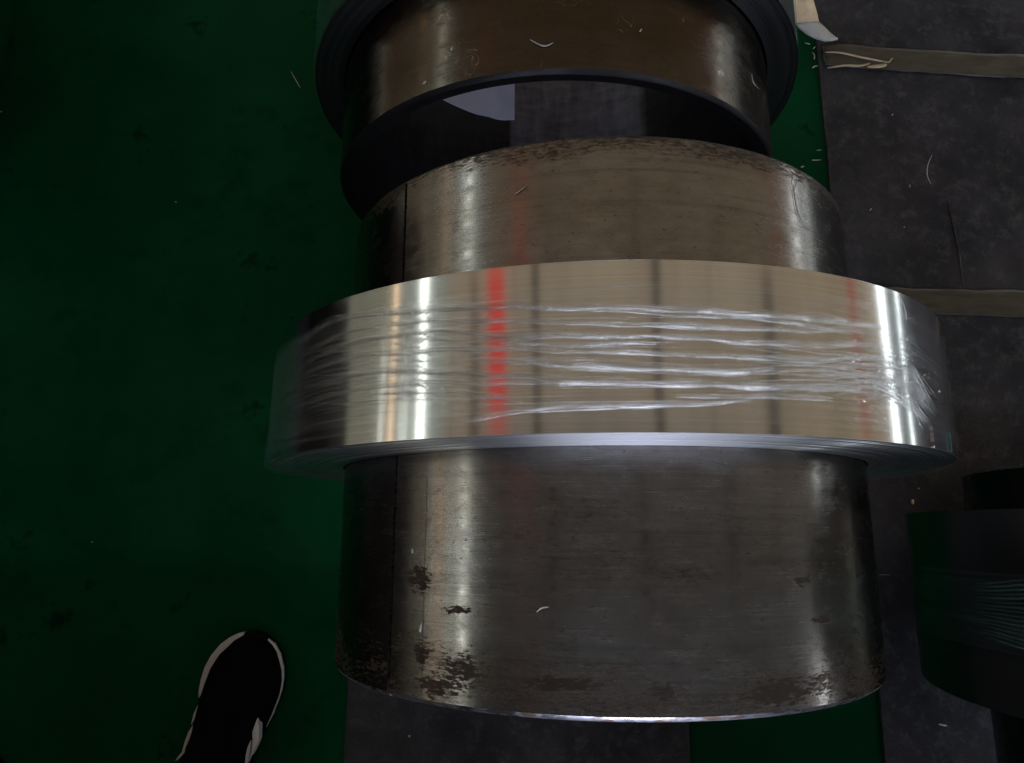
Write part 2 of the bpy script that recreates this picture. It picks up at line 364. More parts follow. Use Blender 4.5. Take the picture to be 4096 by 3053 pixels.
strip('tube_light', -97.6, -97.0, 2.8, -3, .75, M['lampy'], roof, -.2, .27)
strip('tube_light', 90.3, 93.0, 3.2, -2, 6, M['lampr'], roof, .18, .30)
M['lampq'] = emit('added_low_light', (.86, .92, 1), 5.0)
strip('tube_light', 82.5, 86.0, 4.0, -2.2, -.45, M['lampq'], roof, .15, .24)  # added lamp, gives the lower right sleeve its highlight
strip('tube_light', 99.6, 100.9, 2.4, -2, 6, M['lampr'], roof, .2, .28)
M['rearpanel'] = emit('rear_daylight_panel', (.72, .76, 1.0), 30.0)  # panel behind the camera, shaped to light the coil side, not the floor
dw = mesh('rear_light_panel', [(-.4, -5.9, .5), (2.2, -5.9, .5), (2.2, -5.9, 1.2), (-.4, -5.9, 1.2)], [(0, 1, 2, 3)], M['rearpanel'], roof, None, False)
M['hipanel'] = emit('high_light_panel', (.76, .84, 1.0), 24.0)  # panel added behind the camera so the film folds catch highlights
mesh('high_light_panel', [(-2.5, -5.9, 3.9), (7.9, -5.9, 3.9), (7.9, -5.9, 4.14), (-2.5, -5.9, 4.14)], [(0, 1, 2, 3)], M['hipanel'], roof, None, False)

# ------------------------------------------------------------------ mats
def mat_runner(name, x0, x1, y0, y1, label, z0=FLOOR, th=MAT, wav=.003):
    V, F = [], []; nx = max(int((x1 - x0) / .03), 2); ny = max(int((y1 - y0) / .03), 2)
    def P(i, j, top):
        x = x0 + (x1 - x0) * i / nx; y = y0 + (y1 - y0) * j / ny
        e = noise.noise(Vector((x * 3, y * 3, x0))) * wav
        if i == 0: x += noise.noise(Vector((0, y * 6, 3))) * .004
        if i == nx: x += noise.noise(Vector((4, y * 6, 3))) * .004
        return (x, y, z0 + (th + max(0, e) if top else .0004))
    for j in range(ny + 1):
        for i in range(nx + 1): V.append(P(i, j, True))
    for j in range(ny):
        for i in range(nx):
            a = j * (nx + 1) + i; F.append((a, a + 1, a + nx + 2, a + nx + 1))
    ring = [(i, 0) for i in range(nx)] + [(nx, j) for j in range(ny)] + [(i, ny) for i in range(nx, 0, -1)] + [(0, j) for j in range(ny, 0, -1)]
    b0 = len(V)
    for (i, j) in ring: V.append(P(i, j, False))
    m = len(ring)
    for k in range(m):
        i, j = ring[k]; i2, j2 = ring[(k + 1) % m]
        F.append((b0 + k, b0 + (k + 1) % m, j2 * (nx + 1) + i2, j * (nx + 1) + i))
    o = mesh(name, V, F, M['felt'], None, None, True, 40); return tag(o, label, 'floor mat', 'felt mats laid on the green floor')
pe = on_plane(3310, 620, MTOP).x
mat_runner('felt_mat', pe, 3.2, -1.2, 2.2, 'wide dark grey felt mat crossed by two brown tape strips, right of the coils')
mat_runner('felt_mat', -.357, .185, -.75, 1.4, 'dark grey felt mat running under the two middle sleeves')
mat_runner('felt_mat', -2.2, -1.16, -.9, 2.2, 'dark felt mat at the left edge, under the mostly hidden coil')
def tape_strip(poly, label, seed):
    # poly: left-top, right-top, right-bottom, left-bottom as floor points, extended beyond the frame
    lt, rt, rb_, lb = poly; V, F = [], []; n, m = 60, 8
    for j in range(m + 1):
        for i in range(n + 1):
            s, t = i / n, j / m
            p = (lt.lerp(rt, s)).lerp(lb.lerp(rb_, s), t)
            wr = abs(noise.noise(Vector((p.x * 14 + seed, p.y * 60, 0)))) * .004
            if s < .3: wr += (1 - s / .3) * .005 * abs(math.sin(t * 5 + s * 14))
            V.append((p.x, p.y + .003 * noise.noise(Vector((p.x * 12, seed, t))), MTOP + .0032 + wr))
    for j in range(m):
        for i in range(n):
            a = j * (n + 1) + i; F.append((a, a + 1, a + n + 2, a + n + 1))
    o = mesh('packing_tape', V, F, M['tape'], None, None, True, 0); tag(o, label, 'tape', 'brown tape strips across the right mat')
    md = o.modifiers.new('thickness', 'SOLIDIFY'); md.thickness = .0004; return o
def fp(u, v, z=MTOP): return on_plane(u, v, z)
def ext(a, b, k): return a + (b - a) * k
tape_strip((fp(3282, 185), ext(fp(3282, 185), fp(4096, 226), 1.6), ext(fp(3293, 271), fp(4096, 321), 1.6), fp(3293, 271)), 'crinkled brown packing tape across the mat near the top, with a lifted shiny end', 1)
tape_strip((fp(3420, 1150), ext(fp(3420, 1150), fp(4096, 1168), 1.6), ext(fp(3420, 1250), fp(4096, 1272), 1.6), fp(3420, 1250)), 'flat faded tape strip across the mat beside the wrapped coil', 5)
# lifted ridges at the torn end of the upper tape, highlights painted pale
def sliver(name, P, r, mat, label, cat='metal shaving', group='metal slivers lying about', flat=.35, parent=None, up=None):
    P = smoothpts(P, 5); L = len(P); c = sum(P, Vector()) / L
    rr = [r * (.35 + .65 * math.sin(math.pi * (i + .6) / (L + .2))) for i in range(L)]
    V, F = tube([p - c for p in P], rr, 5, flat, [up] * L if up else None); o = mesh(name, V, F, mat, parent, None, True, 0); o.location = c
    if label: tag(o, label, cat, group)
    return o
tapeobj = [o for o in COL.objects if o.name == 'packing_tape'][0]
M['tapeglint'] = simple('pale_tape_highlight', (.62, .50, .34), .25)
for pts, r in (([(3300, 209), (3360, 211), (3440, 228), (3500, 240), (3556, 250)], .0022), ([(3310, 272), (3380, 262), (3440, 263), (3480, 254)], .0026), ([(3470, 268), (3500, 266), (3535, 262), (3545, 256)], .004), ([(3556, 250), (3565, 238), (3571, 231)], .0012)):
    sliver('tape_ridge', [fp(u, v, MTOP + .012) for u, v in pts], r, M['tapeglint'], None, parent=tapeobj)
cr = sliver('mat_crease', [fp(u, v, MTOP + .0015) for u, v in ((3790, 800), (3812, 900), (3835, 1010), (3848, 1120), (3868, 1230))], .0022, M['felt'], None, parent=[o for o in COL.objects if o.name.startswith('felt_mat')][0], flat=.6)

# ------------------------------------------------------------------ steel sleeves
def sleeve(name, label, X, Z, R, y0, y1, mat, slit=None, th=.015, boremat=None, endmat=None, ch=.004):
    t = thing(name, label, 'steel sleeve', (X, y0, Z - R), 'thick steel sleeves lying on their sides')
    org = t.location
    if slit is None: t0, t1 = -math.pi, math.pi
    else:
        d = .0017 / R; t0, t1 = slit + d, slit + 2 * math.pi - d
    kw = dict(X=X, Z=Z, t0=t0, t1=t1, n=256, origin=org)
    s = lathe('shell', [(y0 + ch, R), (y0 + (y1 - y0) * .5, R), (y1 - ch, R)], mat, t, **kw)
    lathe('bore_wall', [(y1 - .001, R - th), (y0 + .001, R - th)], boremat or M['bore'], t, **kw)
    for a, b, c, sg in ((y0, y0 + ch, y0 + .001, 1), (y1, y1 - ch, y1 - .001, -1)):
        pr = [(b, R), (a + sg * .0012, R - ch * .55), (a, R - ch), (a, R - th + .0015), (c, R - th)]
        lathe('rim', pr if sg > 0 else pr, endmat or M['rim'], t, **kw)
    if slit is not None:
        for th_, sgn in ((t0, 1), (t1, -1)):
            V = [cylp(th_, y, r, X, Z) - org for y, r in ((y0 + ch, R), (y1 - ch, R), (y1, R - ch), (y1, R - th), (y0, R - th), (y0, R - ch))]
            mesh('slit_edge', V, [tuple(range(6))], M['dark'] if sgn > 0 else M['rim'], t, None, False)
    return t
SL = rad(-44.4)
s1 = sleeve('steel_sleeve', 'worn grey steel sleeve with a narrow slit, rusty at both rims, nearest the camera', 0, 0, R1, YN, YF, M['steel1'], SL)
org = Vector(s1.location)
# hairline seam beside the slit
sm = [cylp(rad(-36.3), y, R1 + .00015) - org for y in [YN + .008 + i * .01 for i in range(18)]]
V, F = tube(sm, .00011, 4); mesh('seam', V, F, M['rimdark'], s1)
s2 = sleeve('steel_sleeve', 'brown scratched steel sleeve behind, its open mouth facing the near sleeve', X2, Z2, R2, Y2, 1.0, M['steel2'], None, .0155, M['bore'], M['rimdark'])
s3 = sleeve('steel_sleeve', 'black looking steel sleeve in shadow at the right edge', X3, Z3, R2, -.30, .075, M['steel3'], None)
s5 = sleeve('steel_sleeve', 'added dark steel sleeve behind the camera, unseen, shading the floor', .36, FLOOR + .356, .28, -1.15, -.56, M['steel3'], None)  # unseen sleeve added to block rear light from the floor
s4 = sleeve('steel_sleeve', 'dark steel sleeve at the far left edge, almost wholly out of view', -1.240, -.032, R2, .45, 1.6, M['steel3'], None)

# ------------------------------------------------------------------ strip coils
def coil(name, label, X, Z, Ro, Ri, y0, y1, outer, sidem, group='coils of bright steel strip'):
    t = thing(name, label, 'steel coil', (X, y0, Z - Ro), group); org = Vector(t.location)
    wob = lambda th, y: .00012 * math.sin(9 * th + 30 * y) + .0001 * math.sin(23 * th)
    lathe('outer_wrap', [(y0 + (y1 - y0) * i / 6, Ro) for i in range(7)], outer, t, X=X, Z=Z, n=360, wob=wob, origin=org)
    # wound side: each visible group of turns stands a hair in or out
    for yy, sg in ((y0, -1), (y1, 1)):
        prof = []; r = Ri + .0008; k = 0
        while r < Ro - .0004:
            dr = .0016 + .0016 * rnd.random(); r2 = min(r + dr, Ro - .0001); d = .0007 * rnd.random() ** 2
            prof += [(yy - sg * (d + .0003), r), (yy - sg * d, r + .0001), (yy - sg * d, r2 - .0001), (yy - sg * (d + .0003), r2)]; r = r2
        prof[-1] = (yy, Ro)
        lathe('wound_side', prof if sg < 0 else prof[::-1], sidem, t, X=X, Z=Z, n=256, uvr=True, origin=org)
    return t
c1 = coil('strip_coil', 'wide ring of mirror bright steel strip wrapped in clear film on the near sleeve', 0, 0, RC, R1 + .001, CN, CF, M['mirror'], M['side'])
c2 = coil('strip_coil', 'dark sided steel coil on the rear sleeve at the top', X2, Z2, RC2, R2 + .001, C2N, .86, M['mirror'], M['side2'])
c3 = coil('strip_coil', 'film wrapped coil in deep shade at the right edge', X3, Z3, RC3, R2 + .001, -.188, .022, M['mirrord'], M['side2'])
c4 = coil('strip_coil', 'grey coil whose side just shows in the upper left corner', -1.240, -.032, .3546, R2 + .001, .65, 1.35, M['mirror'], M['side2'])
c5 = coil('strip_coil', 'added steel coil on the unseen sleeve behind the camera, shading the floor', .36, FLOOR + .356, .3546, R2 + .001, -1.0, -.68, M['mirrord'], M['side2'])  # unseen coil added round it as a taller light blocker
# end of the outermost turn with its teal tab
e0, ey = on_cyl(3722, 1700, RC)
V, F = tube([cylp(e0 + .012 * i, CN + .001 + .012 * 0 + (.036 * i / 3), RC + .0006) - Vector(c1.location) for i in range(1)] + [cylp(e0, CN + .001, RC + .0007) - Vector(c1.location), cylp(e0, CN + .018, RC + .0007) - Vector(c1.location)], .0006, 4)
mesh('strip_end', V, F, M['rim'], c1)
box('wooden_plank', -.16, .16, CN - .01, CF + .01, MTOP + .0035, -RC, M['wood'], None, .002)
tag(bpy.data.objects['wooden_plank'], 'short raw timber plank under the film wrapped coil, between it and the mat', 'plank')

# ------------------------------------------------------------------ stretch film round the near coil
f1 = thing('stretch_film', 'clear stretch film with bright gathered folds around the mirror bright coil', 'stretch film', (0, CN, -RC), 'clear films wrapped round the coils')
fo = Vector(f1.location)
def fwob(th, y):
    b = .0010 + .0009 * noise.noise(Vector((math.sin(th) * 3, math.cos(th) * 3, y * 240))) + .0006 * noise.noise(Vector((th * 9, y * 700, 3)))
    if th > rad(30) or th < rad(-50): b += .0022 * max(0, noise.noise(Vector((th * 2.5, y * 90, 9))) + .3)
    return max(b, .0005)
def y_at(u, v): return on_cyl(u, v, RC)
ys0, ys1 = on_cyl(2300, 1690, RC)[1], on_cyl(2300, 1135, RC)[1]
lathe('film_sheet', [(ys0 + (ys1 - ys0) * i / 40, RC) for i in range(41)], M['film'], f1, n=400, wob=fwob, origin=fo)
def fold(ctrl, wd, mat, jit=.0006, seed=0, t_step=.012, amp=.0012, parent=f1, R=RC, X=0, Z=0, org=fo, brk=None):
    """ctrl: list of (theta, y); a gathered ridge of film following the coil"""
    ctrl = sorted(ctrl); ths = [c[0] for c in ctrl]; n = max(int((ths[-1] - ths[0]) / t_step), 4)
    V, F, U = [], [], []; sec = ((-1, 0), (-.5, .36), (.05, .78), (.45, .92), (.9, 0))
    for i in range(n + 1):
        th = ths[0] + (ths[-1] - ths[0]) * i / n
        for k in range(len(ctrl) - 1):
            if ths[k] <= th <= ths[k + 1] + 1e-9: break
        s = (th - ths[k]) / max(ths[k + 1] - ths[k], 1e-6); s = s * s * (3 - 2 * s)
        y = ctrl[k][1] * (1 - s) + ctrl[k + 1][1] * s + jit * noise.noise(Vector((th * 9, seed * 7.3, 0))) + jit * .5 * noise.noise(Vector((th * 33, seed * 3.1, 2)))
        e = min(i, n - i) / n; tp = min(1, e * 7) ** .7
        m = .35 + .75 * abs(noise.noise(Vector((th * 7, seed * 5.7, 1)))) * 1.9
        ww = wd * tp * m + .00012; hh = ww * (.80 + .55 * noise.noise(Vector((th * 11, seed, 8)))) + .0001
        for (a, b) in sec: V.append(cylp(th, y + a * ww, R + .0011 + b * hh, X, Z) - org)
    for i in range(n):
        for j in range(4):
            a = i * 5 + j; F.append((a, a + 5, a + 6, a + 1)); u0 = i * t_step * R; u1 = u0 + t_step * R
            U.append(((u0, j * .001), (u1, j * .001), (u1, j * .001 + .001), (u0, j * .001 + .001)))
    return mesh('film_fold', V, F, mat, parent, U, True, 0)
def px(*pts): return [on_cyl(u, v, RC) for u, v in pts]
main = [
 (px((1180, 1392), (1330, 1290), (1700, 1243), (2000, 1232), (2300, 1236), (2660, 1240), (2950, 1261), (3200, 1275), (3400, 1300), (3540, 1318)), .0018),
 (px((2150, 1240), (2400, 1246), (2700, 1262), (2950, 1275), (3180, 1300), (3400, 1340)), .0009),
 (px((1200, 1430), (1400, 1330), (1700, 1287), (2000, 1290), (2300, 1300), (2600, 1306), (2850, 1310)), .0013),
 (px((2550, 1306), (2950, 1318), (3200, 1328), (3400, 1326), (3480, 1340)), .0014),
 (px((1190, 1475), (1420, 1370), (1700, 1330), (2100, 1350), (2450, 1349), (2800, 1358), (2990, 1378), (3200, 1384), (3520, 1392)), .0016),
 (px((1650, 1363), (1900, 1365), (2120, 1378), (2300, 1387), (2480, 1376), (2650, 1380)), .0013),
 (px((1180, 1520), (1420, 1430), (1700, 1410), (2000, 1402), (2300, 1411), (2700, 1424), (2950, 1433), (3200, 1452), (3400, 1440), (3560, 1430)), .0015),
 (px((1900, 1448), (2100, 1455), (2300, 1466), (2600, 1477), (2900, 1490), (3100, 1486)), .0020),
 (px((1180, 1570), (1500, 1490), (1800, 1493), (2000, 1505), (2300, 1536), (2650, 1545), (2950, 1545), (3300, 1560), (3480, 1572)), .0018),
 (px((1160, 1640), (1450, 1560), (1700, 1536), (1950, 1540), (2200, 1535)), .0010),
 (px((1500, 1580), (1800, 1571), (1960, 1590), (2100, 1610)), .0009),
 (px((2060, 1645), (2300, 1628), (2560, 1628), (2800, 1618), (3000, 1605)), .0014),
 (px((2700, 1590), (2900, 1592), (3150, 1592), (3330, 1606)), .0012),
 (px((1850, 1690), (2100, 1650), (2350, 1640), (2650, 1630)), .0007),
]
for k, (c, wd) in enumerate(main):
    fold(c, wd * 1.25, M['fold'], seed=k + 1)
    fold([(a, y + rnd.uniform(.0010, .0022)) for a, y in c], wd * 2.2, M['fold_t'], seed=k + 21)
for k in range(20):                       # faint long pleats
    v0 = 1250 + rnd.random() * 380; s = rnd.uniform(-25, 25); u0 = rnd.choice((1200, 1600, 1900, 2200)); u1 = u0 + rnd.uniform(500, 1300)
    c = px(*[(u, v0 + (s * (u - u0) / 900) + (abs(2300 - u) / 1100) ** 2.2 * 34) for u in (u0, (u0 * 2 + u1) / 3, (u0 + 2 * u1) / 3, min(u1, 3560))])
    fold(c, rnd.uniform(.0004, .0008), M['fold_t'], seed=40 + k)
for k in range(14):                       # pleats on the dark left flank
    v0 = 1330 + k * 24 + rnd.uniform(-8, 8)
    c = px((1120, v0 + 110), (1180, v0 + 82), (1300, v0 + 40), (1480, v0 + 8), (1640 + rnd.uniform(-60, 120), v0 - 6))
    fold(c, rnd.uniform(.0004, .0009), M['fold_t'], seed=80 + k)
kn = on_cyl(3770, 1700, RC)               # folds gather into a knot on the right shoulder
for k in range(44):
    s = k / 43; u0 = rnd.uniform(2850, 3350); v0 = 1400 + 200 * s + rnd.uniform(-18, 18)
    c = px((u0, v0), (u0 * .5 + 1740, 1480 + (v0 - 1480) * .75 + rnd.uniform(-12, 12)), (3500, 1500 + (s - .5) * 150 + rnd.uniform(-20, 20)), (3640, 1555 + (s - .5) * 170 + rnd.uniform(-24, 24)), (3700 + rnd.uniform(-20, 60), 1650 + (s - .5) * 130))
    fold(c, rnd.uniform(.0004, .0011), M['fold' if k % 2 else 'fold_t'], seed=120 + k, jit=.0012)
for k in range(12):
    c = px((3450 + rnd.uniform(-80, 60), 1330 + k * 24), (3600, 1350 + k * 22), (3700, 1410 + k * 17 + rnd.uniform(-10, 10)), (3775, 1480 + k * 14))
    fold(c, rnd.uniform(.0004, .001), M['fold_t'], seed=180 + k, jit=.001)
# droplets and crinkle sparkles in the film
def sparkles(n, fn, name, parent, org):
    bm = bmesh.new()
    for k in range(n):
        th, y = fn(k); p = cylp(th, y, RC + .0022) - org; r = rnd.uniform(.0005, .0014)
        m_ = Matrix.Translation(p) @ Matrix.Rotation(th, 4, 'Y') @ Matrix.Rotation(rnd.uniform(-.5, .5), 4, 'Z') @ Matrix.Diagonal((rnd.uniform(1, 3.0), .8, .6, 1))
        bmesh.ops.create_icosphere(bm, subdivisions=1, radius=r, matrix=m_)
    me = bpy.data.meshes.new(name); bm.to_mesh(me); bm.free(); me.materials.append(M['spark']); me.polygons.foreach_set('use_smooth', [True] * len(me.polygons))
    o = bpy.data.objects.new(name, me); COL.objects.link(o); o.parent = parent; o['kind'] = 'stuff'; return o
def spk(k):
    z = rnd.random()
    if z < .35: return on_cyl(rnd.gauss(1620, 45), rnd.uniform(1230, 1600), RC)
    if z < .45: return on_cyl(rnd.gauss(1700, 30), rnd.uniform(1240, 1560), RC)
    if z < .75: return on_cyl(rnd.gauss(3590, 60), rnd.gauss(1545, 40), RC)
    return on_cyl(rnd.uniform(3380, 3640), rnd.uniform(1330, 1620), RC)
sparkles(240, spk, 'film_crinkle', f1, fo)
# puckered film on both flanks, and a loose lip hanging below the lower left rim
def lip(side_, seed):
    c = []
    th0, th1 = (rad(-96), rad(-52)) if side_ < 0 else (rad(66), rad(100))
    V, F, U = [], [], []; n, m = 60, 16
    for i in range(n + 1):
        th = th0 + (th1 - th0) * i / n; e = math.sin(math.pi * i / n)
        for j in range(m + 1):
            s = j / m; y = CN - .002 + s * (.105)
            b = .0016 + e * (.0035 * (1 - s) ** 1.5 + .0018 * abs(noise.noise(Vector((th * 4, y * 160, seed)))) + .0012 * noise.noise(Vector((th * 14, y * 300, seed))))
            V.append(cylp(th, y, RC + b) - fo)
    for i in range(n):
        for j in range(m):
            a = i * (m + 1) + j; F.append((a, a + m + 1, a + m + 2, a + 1)); U.append(tuple((th0 * 1 + (i + p) * .012, (j + q) * .006) for p, q in ((0, 0), (1, 0), (1, 1), (0, 1))))
    mesh('film_flap', V, F, M['film_edge'], f1, U, True, 0)
lip(-1, 2); lip(1, 7)
ed = [cylp(rad(a), CN - .0022, RC + .002) - fo for a in range(-150, -58, 2)]
V, F = tube(ed, .0004, 4); mesh('film_edge', V, F, M['film_edge'], f1)
tt = [on_cyl(u, v, RC) for u, v in ((3792, 1732), (3797, 1765), (3801, 1806))]
V, F = tube([cylp(a, y, RC + .0009) - Vector(c1.location) for a, y in tt], .0013, 6, .3, [Vector((1, 0, .3))] * 3); mesh('teal_tape_tab', V, F, M['teal'], c1)
# other films
def simple_film(label, X, Z, R, y0, y1, mat, nf, t0, t1, wd, grp='clear films wrapped round the coils'):
    t = thing('stretch_film', label, 'stretch film', (X, y0, Z - R), grp); og = Vector(t.location)
    lathe('film_sheet', [(y0 + (y1 - y0) * i / 20, R) for i in range(21)], M['film3'], t, X=X, Z=Z, n=200, origin=og,
          wob=lambda th, y: .002 + .0014 * noise.noise(Vector((th * 3, y * 160, 5))))
    for k in range(nf):
        y = y0 + (y1 - y0) * (k + .5) / nf; ym = (y0 + y1) / 2
        c = [(t0, ym + (y - ym) * .75), (t0 * .7 + t1 * .3, ym + (y - ym) * 1.25), (t1, y + rnd.uniform(-.004, .004))]
        fold(c, wd * rnd.uniform(.5, 1.3), mat, seed=300 + k, parent=t, R=R + .001, X=X, Z=Z, org=og)
    return t
simple_film('dim green tinted film gathered in strands on the shaded coil at the right edge', X3, Z3, RC3, -.125, -.045, M['fold3'], 16, rad(-84), rad(-5), .0013)
simple_film('thin clear film around the rear dark sided coil', X2, Z2, RC2, C2N + .004, .80, M['film3'], 5, rad(-85), rad(-40), .0012)

# ------------------------------------------------------------------ label paper inside the rear bore
def bore_pt(u, v, R=R2 - .0155 - .0006):
    r = ray(u, v); ox, oz = CAMPOS.x - X2, CAMPOS.z - Z2; a = r.x**2 + r.z**2; b = 2 * (ox * r.x + oz * r.z); c = ox**2 + oz**2 - R * R
    t = (-b + math.sqrt(b * b - 4 * a * c)) / 2 / a; P = CAMPOS + r * t; return math.atan2(P.x - X2, -(P.z - Z2)), P.y
lower = [bore_pt(u, v) for u, v in ((1700, 360), (1780, 405), (1850, 437), (1905, 458), (1950, 467), (1985, 478), (2010, 482), (2058, 481))]
V, F = [], []; RB = R2 - .0155 - .0007
n = 40
for i in range(n + 1):
    a = lower[0][0] + (lower[-1][0] - lower[0][0]) * i / n
    for k in range(len(lower) - 1):
        if lower[k][0] <= a <= lower[k + 1][0] + 1e-9: break
    s = (a - lower[k][0]) / (lower[k + 1][0] - lower[k][0]); yl = lower[k][1] * (1 - s) + lower[k + 1][1] * s
    for rr in (RB, RB - .0008):
        for y in (yl, .90): V.append((X2 + rr * math.sin(a), y, Z2 - rr * math.cos(a)))
for i in range(n):
    a = i * 4; b = a + 4
    F += [(a, a + 1, b + 1, b), (a + 2, b + 2, b + 3, a + 3), (a, b, b + 2, a + 2), (a + 1, a + 3, b + 3, b + 1)]
F += [(0, 2, 3, 1), (n * 4, n * 4 + 1, n * 4 + 3, n * 4 + 2)]
tag(mesh('paper_sheet', V, F, M['label'], None, None, True, 40), 'pale blue grey paper lying inside the open rear sleeve', 'paper')

# ------------------------------------------------------------------ torn paper scrap by the rear coil
def scrap():
    t = thing('paper_scrap', 'torn orange brown paper scrap with a grey curled tip at the top of the frame', 'paper', tuple(fp(3230, 60, MTOP)))
    og = Vector(t.location)
    def strip_(name, L, Rr, mat, h0, h1):
        V, F = [], []; n = len(L); m = 6
        for i in range(n):
            for j in range(m + 1):
                s = j / m; h = (h0 + (h1 - h0) * i / (n - 1)) + .004 * math.sin(s * math.pi)
                a = fp(*L[i], MTOP + h); b = fp(*Rr[i], MTOP + h); V.append(a.lerp(b, s) + Vector((0, 0, .003 * noise.noise(Vector((i * .6, s * 3, 2))))) - og)
        for i in range(n - 1):
            for j in range(m):
                a = i * (m + 1) + j; F.append((a, a + 1, a + m + 2, a + m + 1))
        o = mesh(name, V, F, mat, t, None, True, 0); md = o.modifiers.new('thickness', 'SOLIDIFY'); md.thickness = .0006
    strip_('paper_body', [(3060, -160), (3110, -60), (3147, 0), (3160, 35), (3171, 65), (3180, 93)], [(3230, -160), (3245, -60), (3253, 0), (3262, 30), (3270, 60), (3275, 86)], M['paper'], .10, .05)
    strip_('curled_tip', [(3180, 93), (3195, 112), (3222, 135), (3258, 155), (3300, 165), (3330, 164), (3350, 158)], [(3275, 86), (3285, 96), (3300, 110), (3316, 126), (3332, 140), (3342, 149), (3351, 156)], M['papergrey'], .05, .025)
scrap()

# ------------------------------------------------------------------ metal slivers
def sl(where, pts, r, label, mat='swarf'):
    P = []
    for u, v in pts:
        if where == 'floor': P.append(on_plane(u, v, FLOOR + .001))
        elif where == 'mat': P.append(on_plane(u, v, MTOP + .004))
        elif where == 's1': a, y = on_cyl(u, v, R1); P.append(cylp(a, y, R1 + .001))
        elif where == 's2': a, y = on_cyl(u, v, R2, X2, Z2); P.append(cylp(a, y, R2 + .001, X2, Z2))
        elif where == 'c1': a, y = on_cyl(u, v, RC); P.append(cylp(a, y, RC + .003))
    if len(P) == 1: P = [P[0] + Vector((-r * 1.2, 0, 0)), P[0], P[0] + Vector((r * 1.2, 0, 0))]
    sliver('metal_shaving', P, r, M[mat], label)
sl('s2', [(2120, 161), (2159, 182), (2186, 186), (2213, 174)], .0009, 'curved white sliver on top of the brown rear sleeve')
sl('s2', [(1809, 190), (1808, 206)], .0013, 'small pale chip on the rear sleeve, left of the curved sliver')
sl('s2', [(1694, 338), (1702, 332), (1706, 326)], .0011, 'pale chip close above the rear sleeve\'s lower rim')
sl('s2', [(3003, 296), (3008, 325), (3020, 345), (3034, 358)], .0007, 'hooked sliver on the right flank of the rear sleeve')
sl('s2', [(2557, 130), (2565, 118)], .0009, 'tiny bright chip right of the rear sleeve\'s middle')
sl('s1', [(2062, 780), (2107, 746)], .0007, 'short straight sliver on the near sleeve above the coil')
sl('s1', [(3160, 722), (3172, 770), (3182, 830), (3200, 880), (3232, 922)], .0008, 'long curved sliver on the right shoulder of the near sleeve')
sl('s1', [(3183, 720), (3178, 745), (3172, 768)], .0007, 'short sliver crossing the top of the long curved one')
sl('s1', [(2148, 2448), (2163, 2434), (2180, 2429), (2196, 2428)], .0006, 'thin curved sliver in the middle of the near sleeve')
sl('s1', [(1653, 2196), (1653, 2214)], .0010, 'bright oval chip below the coil, just right of the slit')
sl('s1', [(1690, 2494), (1686, 2512), (1683, 2528)], .0013, 'bright elongated chip low on the near sleeve, right of the slit')
sl('mat', [(1636, 2941), (1639, 2949)], .0022, 'white chip on the felt mat below the near sleeve')
sl('floor', [(1164, 286), (1180, 315), (1201, 351)], .0008, 'thin grey thread on the green floor left of the rear coil')
sl('floor', [(703, 808)], .0014, 'tiny white speck in the middle of the green floor')
sl('floor', [(368, 2168)], .0013, 'tiny pale speck low on the green floor, above the shoe')
sl('floor', [(4, 447)], .0018, 'pale speck at the left edge of the floor')
sl('floor', [(3248, 641), (3284, 640)], .0011, 'short bright sliver on the green strip beside the mat edge')
sl('floor', [(3266, 602), (3286, 600)], .0010, 'dim short sliver just above the brighter one by the mat edge')
sl('floor', [(3203, 669), (3216, 665)], .0014, 'white chip beside the near sleeve\'s upper right rim')
sl('floor', [(3219, 172), (3241, 177)], .0010, 'fine sliver on the green strip under the paper scrap')
sl('mat', [(3262, 187), (3252, 196)], .0010, 'small bent sliver at the torn tape end')
sl('mat', [(3250, 210), (3258, 222), (3257, 238)], .0012, 'hooked bright sliver on the mat edge below the paper scrap')
sl('mat', [(3249, 273), (3258, 266), (3270, 264)], .0014, 'crumpled bit of clear film at the mat edge beside the tape')
sl('mat', [(3400, 190), (3392, 200)], .0009, 'small sliver above the shiny tape ridge')
sl('mat', [(3728, 622), (3712, 660), (3709, 700), (3724, 737)], .0008, 'long curved thread on the felt mat between the two tapes')
sl('mat', [(3567, 462), (3573, 456)], .0010, 'tiny sliver on the mat below the upper tape')
sl('mat', [(3479, 843), (3487, 833)], .0009, 'tiny slanting sliver on the mat right of the near sleeve')
sl('mat', [(3640, 738), (3639, 750)], .0007, 'faint short sliver left of the curved thread')
sl('mat', [(3617, 909)], .0010, 'round speck on the mat above the lower tape')
sl('mat', [(3650, 1998), (3650, 2018)], .0032, 'glinting warm chip on the mat beside the shaded coil', 'swarfwarm')
sl('mat', [(3675, 1954)], .0012, 'dim speck just above the glinting warm chip')
sl('mat', [(3515, 2300), (3530, 2299), (3560, 2301)], .0004, 'fine pale line across the mat right of the near sleeve')
sl('mat', [(3755, 2897), (3772, 2900), (3788, 2904)], .0015, 'pale sliver near the lower right corner')
sl('c1', [(3586, 1195), (3604, 1240), (3610, 1285)], .0005, 'fine curved crease line on the coil\'s right shoulder')

